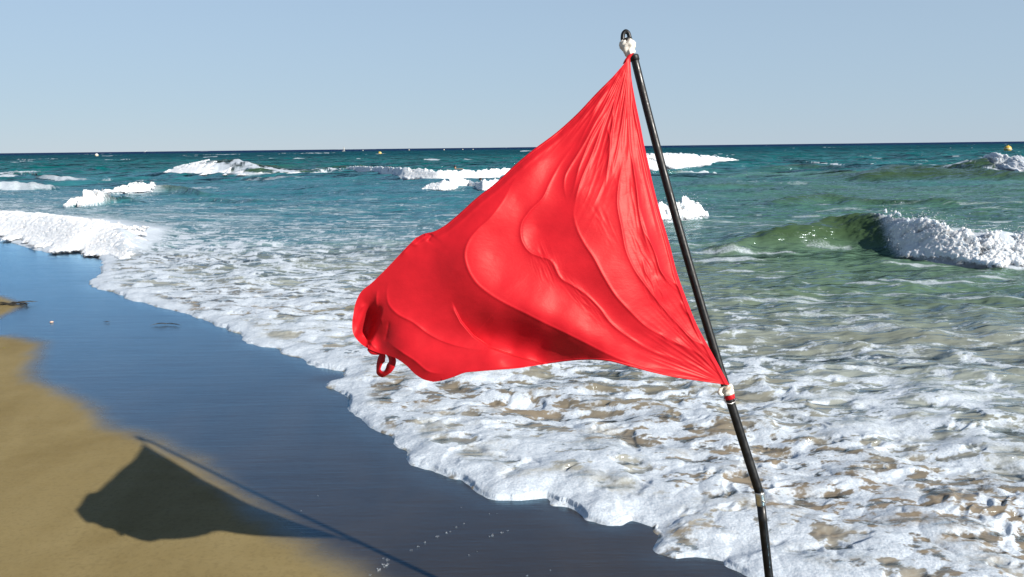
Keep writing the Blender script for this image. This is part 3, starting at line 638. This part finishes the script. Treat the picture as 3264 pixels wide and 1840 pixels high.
# stitched hems along the free edges: bands of doubled cloth
def hem(line, inset, wd_, n):
    p = curve(line, n); tn = np.gradient(p, axis=0); tn /= np.linalg.norm(tn, axis=1)[:, None]; nm = np.stack([-tn[:, 1], tn[:, 0]], 1) * inset
    rows = []
    for k in range(4):
        q = p + nm * (k / 3.0) * wd_; Z = flag_height(q[:, 0], q[:, 1]); bul = (1.4, 2.2, 2.2, .6)[k]
        rows.append(at(q[:, 0], q[:, 1], 2.055 - (Z + bul) * .001))
    return mesh_np('hem', np.concatenate(rows), grid_quads(4, n))
link('hem', sub(hem(BOT[1:-1], -1, 5, 260), FA), M_red, flag)
link('hem', sub(hem(TOP[2:-1], -1, 5, 260), FA), M_red, flag)
# tied tail with its loop at the lower left corner
def loop_pts(P_, t): return at(np.array([p[0] for p in P_]), np.array([p[1] for p in P_]), np.asarray(t, float))
lp = curve([(968, 886), (960, 904), (954, 922), (953, 936), (962, 942), (973, 934), (983, 921), (987, 907), (980, 894), (970, 886)], 40)
tl = 2.052 + .010 * np.sin(np.linspace(0, 6.28, 40)); cc = at(lp[:, 0], lp[:, 1], tl)
sd = np.zeros((40, 3)); ph = np.linspace(0, math.pi * 2, 40); mid = cc.mean(0)
for i in range(40):
    inward = (mid - cc[i]); inward /= np.linalg.norm(inward); sd[i] = inward * (.0100 + .003 * math.sin(ph[i] * 1.5 + 1)) + np.array([.001, .004 * math.cos(ph[i]), .001])
ribbon('tie_loop', cc, sd, M_red, flag, FA, .0009)
st = curve([(968, 884), (950, 886), (934, 884), (925, 874)], 10); ribbon('tie_end', at(st[:, 0], st[:, 1], np.full(10, 2.05)), np.tile([0.001, .002, .007], (10, 1)), M_red, flag, FA)
# tab that holds the top corner to the pole
tb = curve([(1586, 138), (1577, 150), (1572, 160)], 8); ribbon('corner_tab', at(tb[:, 0] + 2, tb[:, 1] - 2, np.full(8, 2.10)), np.tile([.0075, 0, .003], (8, 1)), M_red, flag, FA, .002)

# ------------------------------------------------------------------ pole
def tube(name, pts, rad, mat, parent, origin, seg=24, cap=True):
    p = np.array(pts, float); n = len(p); rad = np.broadcast_to(rad, (n,)); tn = np.gradient(p, axis=0); tn /= np.linalg.norm(tn, axis=1)[:, None]
    up = np.array([0, 1, 0.2]); a = np.cross(tn, up); a /= np.linalg.norm(a, axis=1)[:, None]; b = np.cross(tn, a)
    an = np.linspace(0, 2 * math.pi, seg, endpoint=False)
    ring = p[:, None] + rad[:, None, None] * (np.cos(an)[None, :, None] * a[:, None] + np.sin(an)[None, :, None] * b[:, None])
    co = ring.reshape(-1, 3); q = [[i * seg + j, i * seg + (j + 1) % seg, (i + 1) * seg + (j + 1) % seg, (i + 1) * seg + j] for i in range(n - 1) for j in range(seg)]
    tr = None
    if cap:
        co = np.concatenate([co, p[:1], p[-1:]]); k = n * seg
        tr = np.array([[k, (j + 1) % seg, j] for j in range(seg)] + [[k + 1, (n - 1) * seg + j, (n - 1) * seg + (j + 1) % seg] for j in range(seg)])
    me = mesh_np(name, co, np.array(q), tr); return link(name, sub(me, origin), mat, parent)
BASE = np.array([.744, 1.974, 0.0])
pole = empty('flagpole', BASE, label='bent black metal flagpole leaning over the foam and holding the red flag', category='pole')
def black():
    s = NT('black_metal'); co = s.coord((1, 1, .05)); n = s.noise(co, 240, 4, .6); n2 = s.noise(s.coord(), 45, 5, .7)
    c = s.mix(s.ramp(n2, .5, .8), (.006, .0055, .005), (.016, .014, .012)); r = s.ramp(n2, .35, .7, .30, .58)
    return s.fin(s.bsdf(c, Roughness=r, Metallic=.0, Specular_IOR_Level=.32, Normal=s.bump(n, .0006, .35)))
M_blk = black()
UP = [(1596, 141), (1607, 200), (1653, 372), (1700, 540), (1743, 696), (1791, 866), (1824, 972), (1843, 1026), (1880, 1137), (1910, 1243)]
_u = np.array(UP, float); _y = np.linspace(_u[0, 1], _u[-1, 1], 60); up = np.stack([np.polyval(np.polyfit(_u[:, 1], _u[:, 0], 3), _y), _y], 1); fr = np.linspace(0, 1, 60)
tp = 2.115 * (1 - fr) + 2.085 * fr
# keep the tube a straight rod in depth between its two ends
pA = at(up[:, 0], up[:, 1], tp)
tt_ = np.linspace(2.128, 2.10, 60); pu = at(up[:, 0], up[:, 1], tt_)
J = pu[-1]
tube('upper_tube', pu, np.linspace(.0104, .0117, 60), M_blk, pole, BASE)
lowp = [at(np.array([1914.]), np.array([1266.]), np.array([2.103]))[0]]
pl = np.array([lowp[0] + (BASE + np.array([0, 0, -.0]) - lowp[0]) * k for k in np.linspace(0, 1.35, 16)])
tube('lower_tube', pl, .0112, M_blk, pole, BASE)
s_ = NT('brushed_steel'); n_ = s_.noise(s_.coord((1, 1, 30)), 30, 3, .6); M_st = s_.fin(s_.bsdf((.55, .53, .48), Metallic=1., Roughness=s_.ramp(n_, .3, .7, .25, .45)))
cl = np.array([J + (lowp[0] - J) * k for k in (-.25, -.2, .0, .5, 1.0, 1.2, 1.25)]); tube('joint_collar', cl, [.0118, .0126, .0128, .0127, .0128, .0126, .0114], M_st, pole, BASE)
sc = np.array([J + (lowp[0] - J) * .6 + np.array([.004, -.0130 - k, 0]) for k in (-.002, .003)]); tube('screw', sc, .0025, M_st, pole, BASE, 10)
d0 = (pu[0] - pu[2]); d0 /= np.linalg.norm(d0)
tube('top_sleeve', np.array([pu[0] - d0 * k for k in (-.002, .0, .002, .012, .014)]), [.0105, .0122, .0126, .0126, .0108], M_blk, pole, BASE)
# white cloth tape
def tapemat():
    s = NT('white_tape'); n = s.noise(s.coord(), 90, 4, .6); st_ = s.noise(s.coord(), 40, 3, .6)
    c = s.mix(s.ramp(st_, .52, .75), (.58, .54, .47), (.38, .26, .18)); return s.fin(s.bsdf(c, Roughness=.7, Normal=s.bump(n, .002, .7)))
M_tp = tapemat()
def wrap(name, D, t, rad, ov, mat, lumps, seed, seg=28):
    p = curve(D, 16); c = at(p[:, 0], p[:, 1], np.full(16, t)); tn = np.gradient(c, axis=0); tn /= np.linalg.norm(tn, axis=1)[:, None]
    a = np.cross(tn, np.array([0, 1, 0])); a /= np.linalg.norm(a, axis=1)[:, None]; b = np.cross(tn, a); rr = np.interp(np.linspace(0, 1, 16), np.linspace(0, 1, len(rad)), rad)
    an = np.linspace(0, 2 * math.pi, seg, endpoint=False); co = []
    for i in range(16):
        for j in range(seg):
            k = rr[i] * (1 + lumps * float(perlin(np.array([math.cos(an[j]) * 1.8 + i * .16 + seed]), np.array([math.sin(an[j]) * 1.8 + i * .3]), 5)[0]))
            co.append(c[i] + a[i] * math.cos(an[j]) * k * ov + b[i] * math.sin(an[j]) * k)
    co = np.array(co); q = [[i * seg + j, i * seg + (j + 1) % seg, (i + 1) * seg + (j + 1) % seg, (i + 1) * seg + j] for i in range(15) for j in range(seg)]
    co = np.concatenate([co, c[:1], c[-1:]]); k = 16 * seg
    tr = [[k, (j + 1) % seg, j] for j in range(seg)] + [[k + 1, 15 * seg + j, 15 * seg + (j + 1) % seg] for j in range(seg)]
    return link(name, sub(mesh_np(name, co, np.array(q), np.array(tr)), BASE), mat, pole)
wrap('tape_wrap', [(1576, 96), (1577, 104), (1579, 116), (1583, 130), (1588, 139)], 2.118, [.006, .0175, .0195, .0165, .0125, .0110], 1.0, M_tp, .45, 3.3)
# eyelet: flat loop on top
ey = curve([(1567, 106), (1566.5, 93), (1568.5, 84), (1574, 79), (1580, 83), (1583.5, 93), (1587, 106)], 26); ec = at(ey[:, 0], ey[:, 1], np.full(26, 2.118))
tube('eyelet', ec, .0056, M_blk, pole, BASE, 14)
cp = at(np.array([1575., 1577.5]), np.array([98., 106.]), np.full(2, 2.118)); tube('eyelet_base', np.array([cp[0] * (1 - k) + cp[1] * k for k in (-.1, 0, .5, 1.)]), [.010, .0135, .0150, .0150], M_blk, pole, BASE, 18)
wrap('tape_wrap', [(1827, 970), (1830, 977), (1832, 985), (1834, 993)], 2.100, [.0128, .0142, .0145, .0145, .0140], 1.0, M_tp, .18, 7.1)
fl_ = curve([(1816, 972), (1809, 980), (1807, 988), (1813, 995)], 8); ribbon('tape_end', at(fl_[:, 0] + 3, fl_[:, 1], np.full(8, 2.088)), np.tile([.0055, 0, .001], (8, 1)), M_tp, pole, BASE, .0015)
wrap('red_band', [(1833, 991), (1835, 997), (1837, 1004)], 2.101, [.0125, .0132, .0132, .0125], 1.0, M_red, .1, 2.1)
rg = [(1836 + 14.5 * math.cos(a), 1004 + 12 * math.sin(a)) for a in np.linspace(0, 2 * math.pi, 33)]
rc = at(np.array([p[0] for p in rg]), np.array([p[1] for p in rg]), 2.100 - .013 * np.sin(np.linspace(0, 2 * math.pi, 33))); tube('steel_ring', rc, .0014, M_st, pole, BASE, 8, False)

# ------------------------------------------------------------------ things in the water
def simple(name, col, r=.5, **k):
    s = NT(name); n = s.noise(s.coord(), 6, 4, .6); c = s.mix(s.ramp(n, .3, .8), col, tuple(x * .7 for x in col)); return s.fin(s.bsdf(c, Roughness=r, **k))
M_yel = simple('yellow_plastic', (.55, .38, .06), .4); M_wht = simple('white_plastic', (.55, .54, .50), .4); M_skin = simple('skin', (.42, .22, .13), .5); M_hair = simple('dark_hair', (.02, .014, .01), .5)
def lathe(name, prof, mat, parent, seg=20):
    bm = bmesh.new(); rings = []
    for r, z in prof: rings.append([bm.verts.new((r * math.cos(a), r * math.sin(a), z)) for a in np.linspace(0, 2 * math.pi, seg, endpoint=False)])
    for a, b in zip(rings, rings[1:]):
        for j in range(seg): bm.faces.new((a[j], a[(j + 1) % seg], b[(j + 1) % seg], b[j]))
    bm.faces.new(rings[0][::-1]); bm.faces.new(rings[-1]); me = bpy.data.meshes.new(name); bm.to_mesh(me); bm.free(); return link(name, me, mat, parent)
def buoy(D, wpx, tilt, mat, label, group=None):
    g = gnd(*D); r = wpx * 1.26708 / F * math.hypot(g[0], g[1]) / 2
    e = empty('buoy', (g[0], g[1], 0.0), label=label, category='buoy'); e.rotation_euler = (0, tilt, 0)
    if group: e['group'] = group
    pr = [(r * math.sin(a) * (1 if a < 2 else .98), r * (.55 - .95 * math.cos(a))) for a in np.linspace(.08, math.pi - .08, 18)]
    lathe('float_body', pr, mat, e); lathe('top_eye', [(r * .10, r * 1.42), (r * .16, r * 1.5), (r * .14, r * 1.62), (r * .05, r * 1.66)], mat, e, 10)
    lathe('waist_band', [(r * 1.0, r * .44), (r * 1.03, r * .48), (r * 1.03, r * .60), (r * 1.0, r * .64)], M_wht if mat is M_yel else M_yel, e)
    return e
buoy((957, 388), 8.5, -.5, M_yel, 'yellow buoy tilted in the swell below the horizon left of the flag')
buoy((2534, 380), 15, .1, M_yel, 'round yellow buoy near the right edge under the horizon')
buoy((243, 393), 7.5, .2, M_wht, 'pale white buoy on the teal sea at far left')
for (x, y, ww, which) in ((913, 379.5, 2.6, 'leftmost tiny marker buoy, just left of the tilted yellow buoy under the horizon'), (1029, 378.5, 3.0, 'tiny pale marker buoy just right of the tilted yellow buoy under the horizon'), (1117, 378, 3.0, 'tiny pale marker buoy above the swimmer, in the middle of the far row'),
                          (1164, 377, 2.6, 'left one of the two close tiny marker buoys nearest the flag'), (1190, 377, 2.6, 'right one of the two close tiny marker buoys nearest the flag')):
    buoy((x, y), ww, .2, M_wht, which, 'row of tiny marker buoys')
# sail near the horizon
def sailboat():
    g = gnd(865, 381.5); k = 1.26708 / F * math.hypot(g[0], g[1])
    e = empty('windsurfer', (g[0], g[1], .3), label='tiny white windsurf sail standing on the horizon left of the flag', category='windsurf board')
    def pl(name, pts, th, mat):
        bm = bmesh.new(); a = [bm.verts.new((x * k, -th, z * k)) for x, z in pts]; b = [bm.verts.new((x * k, th, z * k)) for x, z in pts]
        bm.faces.new(a); bm.faces.new(b[::-1]); n = len(pts)
        for i in range(n): bm.faces.new((a[i], b[i], b[(i + 1) % n], a[(i + 1) % n]))
        me = bpy.data.meshes.new(name); bm.to_mesh(me); bm.free(); return link(name, me, mat, e, smooth_=False)
    pl('sail', [(-.3, .8), (2.2, 1.6), (2.6, 4), (1.8, 7.5), (.6, 10.5), (0, 11)], .08, M_wht)
    pl('mast', [(-.5, 0), (-.1, 0), (.2, 11.2), (-.1, 11.2)], .1, M_blk); pl('board', [(-4, .3), (-3, -.3), (3, -.3), (4, .3), (3, .5), (-3, .5)], .35, M_wht); pl('boom', [(-.2, 4), (2.3, 3.3), (2.3, 3.7), (-.2, 4.4)], .15, M_blk)
sailboat()
def kite():
    g = gnd(366, 387); k = 1.26708 / F * math.hypot(g[0], g[1])
    e = empty('seagull', (g[0], g[1], 1.8 * k + .8), label='tiny white gull skimming the horizon at far left', category='bird')
    bm = bmesh.new()
    for pts in ([(-.8, 0), (0, .5), (3.8, 2.8), (4.4, 3.6), (3.0, 3.0), (.5, 1.2)], [(.8, 0), (-.2, .5), (-3.6, -1.2), (-4.2, -1.6), (-2.8, -.6), (-.6, .9)]):
        a = [bm.verts.new((x * k, 0, z * k)) for x, z in pts]; b = [bm.verts.new((x * k, .25 * k, z * k + .12 * k)) for x, z in pts]; bm.faces.new(a); bm.faces.new(b[::-1])
        for i in range(6): bm.faces.new((a[i], b[i], b[(i + 1) % 6], a[(i + 1) % 6]))
    me = bpy.data.meshes.new('wings'); bm.to_mesh(me); bm.free(); link('wings', me, M_wht, e)
    b = lathe('body', [(.1 * k, -1.6 * k), (.45 * k, -.8 * k), (.55 * k, 0), (.4 * k, .9 * k), (.15 * k, 1.4 * k)], M_wht, e, 10); b.rotation_euler = (0, 1.2, 0)
kite()
# swimmers: one skinned body each, plus hair
def swimmer(D, wpx, label, arm):
    g = gnd(*D); k = wpx * 1.26708 / F * math.hypot(g[0], g[1]) / .20
    e = empty('person', (g[0], g[1], .02), label=label, category='person'); e.scale = (k, k, k)
    V = [(0, 0, -.45), (0, 0, -.2), (0, 0, -.02), (0, 0, .05), (0, -.01, .13), (0, -.02, .21), (.17, 0, -.01), (.34, -.05, .01), (.52, -.10, .03), (.60, -.12, .02), (-.17, 0, -.02), (-.24, -.10, -.2), (-.2, -.25, -.3)]
    if not arm: V[7] = (.30, -.10, -.16); V[8] = (.30, -.30, -.26); V[9] = (.28, -.38, -.28)
    E_ = [(0, 1), (1, 2), (2, 3), (3, 4), (4, 5), (2, 6), (6, 7), (7, 8), (8, 9), (2, 10), (10, 11), (11, 12)]
    R = [.15, .16, .13, .055, .085, .075, .06, .045, .035, .03, .06, .045, .035]
    me = bpy.data.meshes.new('body'); me.from_pydata(V, E_, []); o = link('body', me, M_skin, e)
    sm = o.modifiers.new('skin', 'SKIN'); sb = o.modifiers.new('sub', 'SUBSURF'); sb.levels = 1; sb.render_levels = 2
    for i, v in enumerate(me.skin_vertices[0].data): v.radius = (R[i], R[i] * (.7 if i < 3 else 1)); v.use_root = (i == 0)
    h = lathe('hair', [(.02, -.02), (.085, .0), (.106, .05), (.10, .10), (.06, .135), (.015, .15)], M_hair, e, 14); h.location = (0, .012, .145)
    no = lathe('nose', [(.012, -.02), (.014, 0), (.005, .02)], M_skin, e, 8); no.location = (0, -.10, .15)
swimmer((1145, 427), 6.5, 'swimmer with dark wet hair and one arm stretched out behind the long breaker', True)
swimmer((1209, 461), 8.5, 'swimmer whose dark head shows just above the foam beside the flag', False)

# ------------------------------------------------------------------ small things on the sand
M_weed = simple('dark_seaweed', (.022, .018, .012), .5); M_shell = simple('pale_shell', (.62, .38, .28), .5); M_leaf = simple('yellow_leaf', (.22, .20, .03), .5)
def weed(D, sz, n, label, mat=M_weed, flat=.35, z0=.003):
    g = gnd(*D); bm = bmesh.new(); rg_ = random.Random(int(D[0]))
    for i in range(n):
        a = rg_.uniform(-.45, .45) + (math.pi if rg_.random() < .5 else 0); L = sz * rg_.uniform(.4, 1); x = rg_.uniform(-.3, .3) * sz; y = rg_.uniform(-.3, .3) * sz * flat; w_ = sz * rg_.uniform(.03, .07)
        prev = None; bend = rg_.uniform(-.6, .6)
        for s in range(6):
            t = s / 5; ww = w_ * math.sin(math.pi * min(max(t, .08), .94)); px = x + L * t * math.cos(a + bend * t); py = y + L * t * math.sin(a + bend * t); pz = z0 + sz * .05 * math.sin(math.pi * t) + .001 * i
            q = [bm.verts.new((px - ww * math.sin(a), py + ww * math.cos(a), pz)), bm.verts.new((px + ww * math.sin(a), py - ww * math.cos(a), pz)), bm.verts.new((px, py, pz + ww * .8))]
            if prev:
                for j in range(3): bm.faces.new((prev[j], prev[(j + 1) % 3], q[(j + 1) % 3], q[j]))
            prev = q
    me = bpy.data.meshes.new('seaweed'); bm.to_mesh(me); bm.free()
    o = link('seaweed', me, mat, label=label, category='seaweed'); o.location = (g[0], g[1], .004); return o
weed((36, 769), .20, 22, 'dark clump of strands standing in for a cast shadow on the sand tongue at the left edge', flat=.8)  # dark strands added in place of a leftover cast shadow on the sand
weed((424, 818), .17, 4, 'thin dark strand of seaweed lying on the blue wet sand')
weed((264, 813), .07, 4, 'tiny dark scrap of seaweed left of the thin strand')
weed((16, 878), .05, 3, 'small yellowish bit of weed on the dry sand at left', M_leaf)
g = gnd(130, 812); sh = lathe('shell', [(.003, 0), (.016, .001), (.018, .006), (.010, .012), (.002, .014)], M_shell, None, 14); sh.location = (g[0], g[1], .002); sh['label'] = 'small pinkish shell on the wet sand at left'; sh['category'] = 'shell'
def flecks():
    P_ = [(982, 1785, 10), (1205, 1819, 15), (1228, 1803, 18), (1235, 1787, 10), (1222, 1782, 6), (1310, 1757, 9), (1332, 1745, 8), (1355, 1731, 9), (1393, 1712, 10), (1421, 1701, 10), (1436, 1697, 6), (1454, 1682, 7), (1479, 1671, 6), (1180, 1835, 8), (960, 1630, 4), (1470, 1620, 4), (836, 1630, 4), (1013, 1582, 4),
          (1570, 1708, 10), (1600, 1700, 9), (1560, 1712, 6), (1618, 1694, 6), (1495, 1772, 5), (1520, 1761, 4), (1755, 1820, 5), (1680, 1838, 7), (1585, 1640, 4), (1560, 1640, 4)]
    bm = bmesh.new(); rg_ = random.Random(5)
    for x, y, sz in P_:
        g = gnd(x / 1.26708, y / 1.26708); k = sz / F * np.linalg.norm(g - O3)
        for i in range(14):
            a = rg_.uniform(0, 6.28); rr = k * .55 * math.sqrt(rg_.random()); b = k * rg_.uniform(.05, .15)
            bmesh.ops.create_icosphere(bm, subdivisions=1, radius=b, matrix=Matrix.Translation((g[0] + rr * math.cos(a), g[1] + rr * math.sin(a) * 1.3, .003)) @ Matrix.Diagonal((1, 1, .5, 1)))
    me = bpy.data.meshes.new('foam_bubbles'); bm.to_mesh(me); bm.free(); fattr(me, 'cover', np.full(len(me.vertices), 2.0)); link('foam_bubbles', me, M_foam, kind='stuff', label='scattered white foam bubbles left on the wet sand', category='foam bubbles')
flecks()
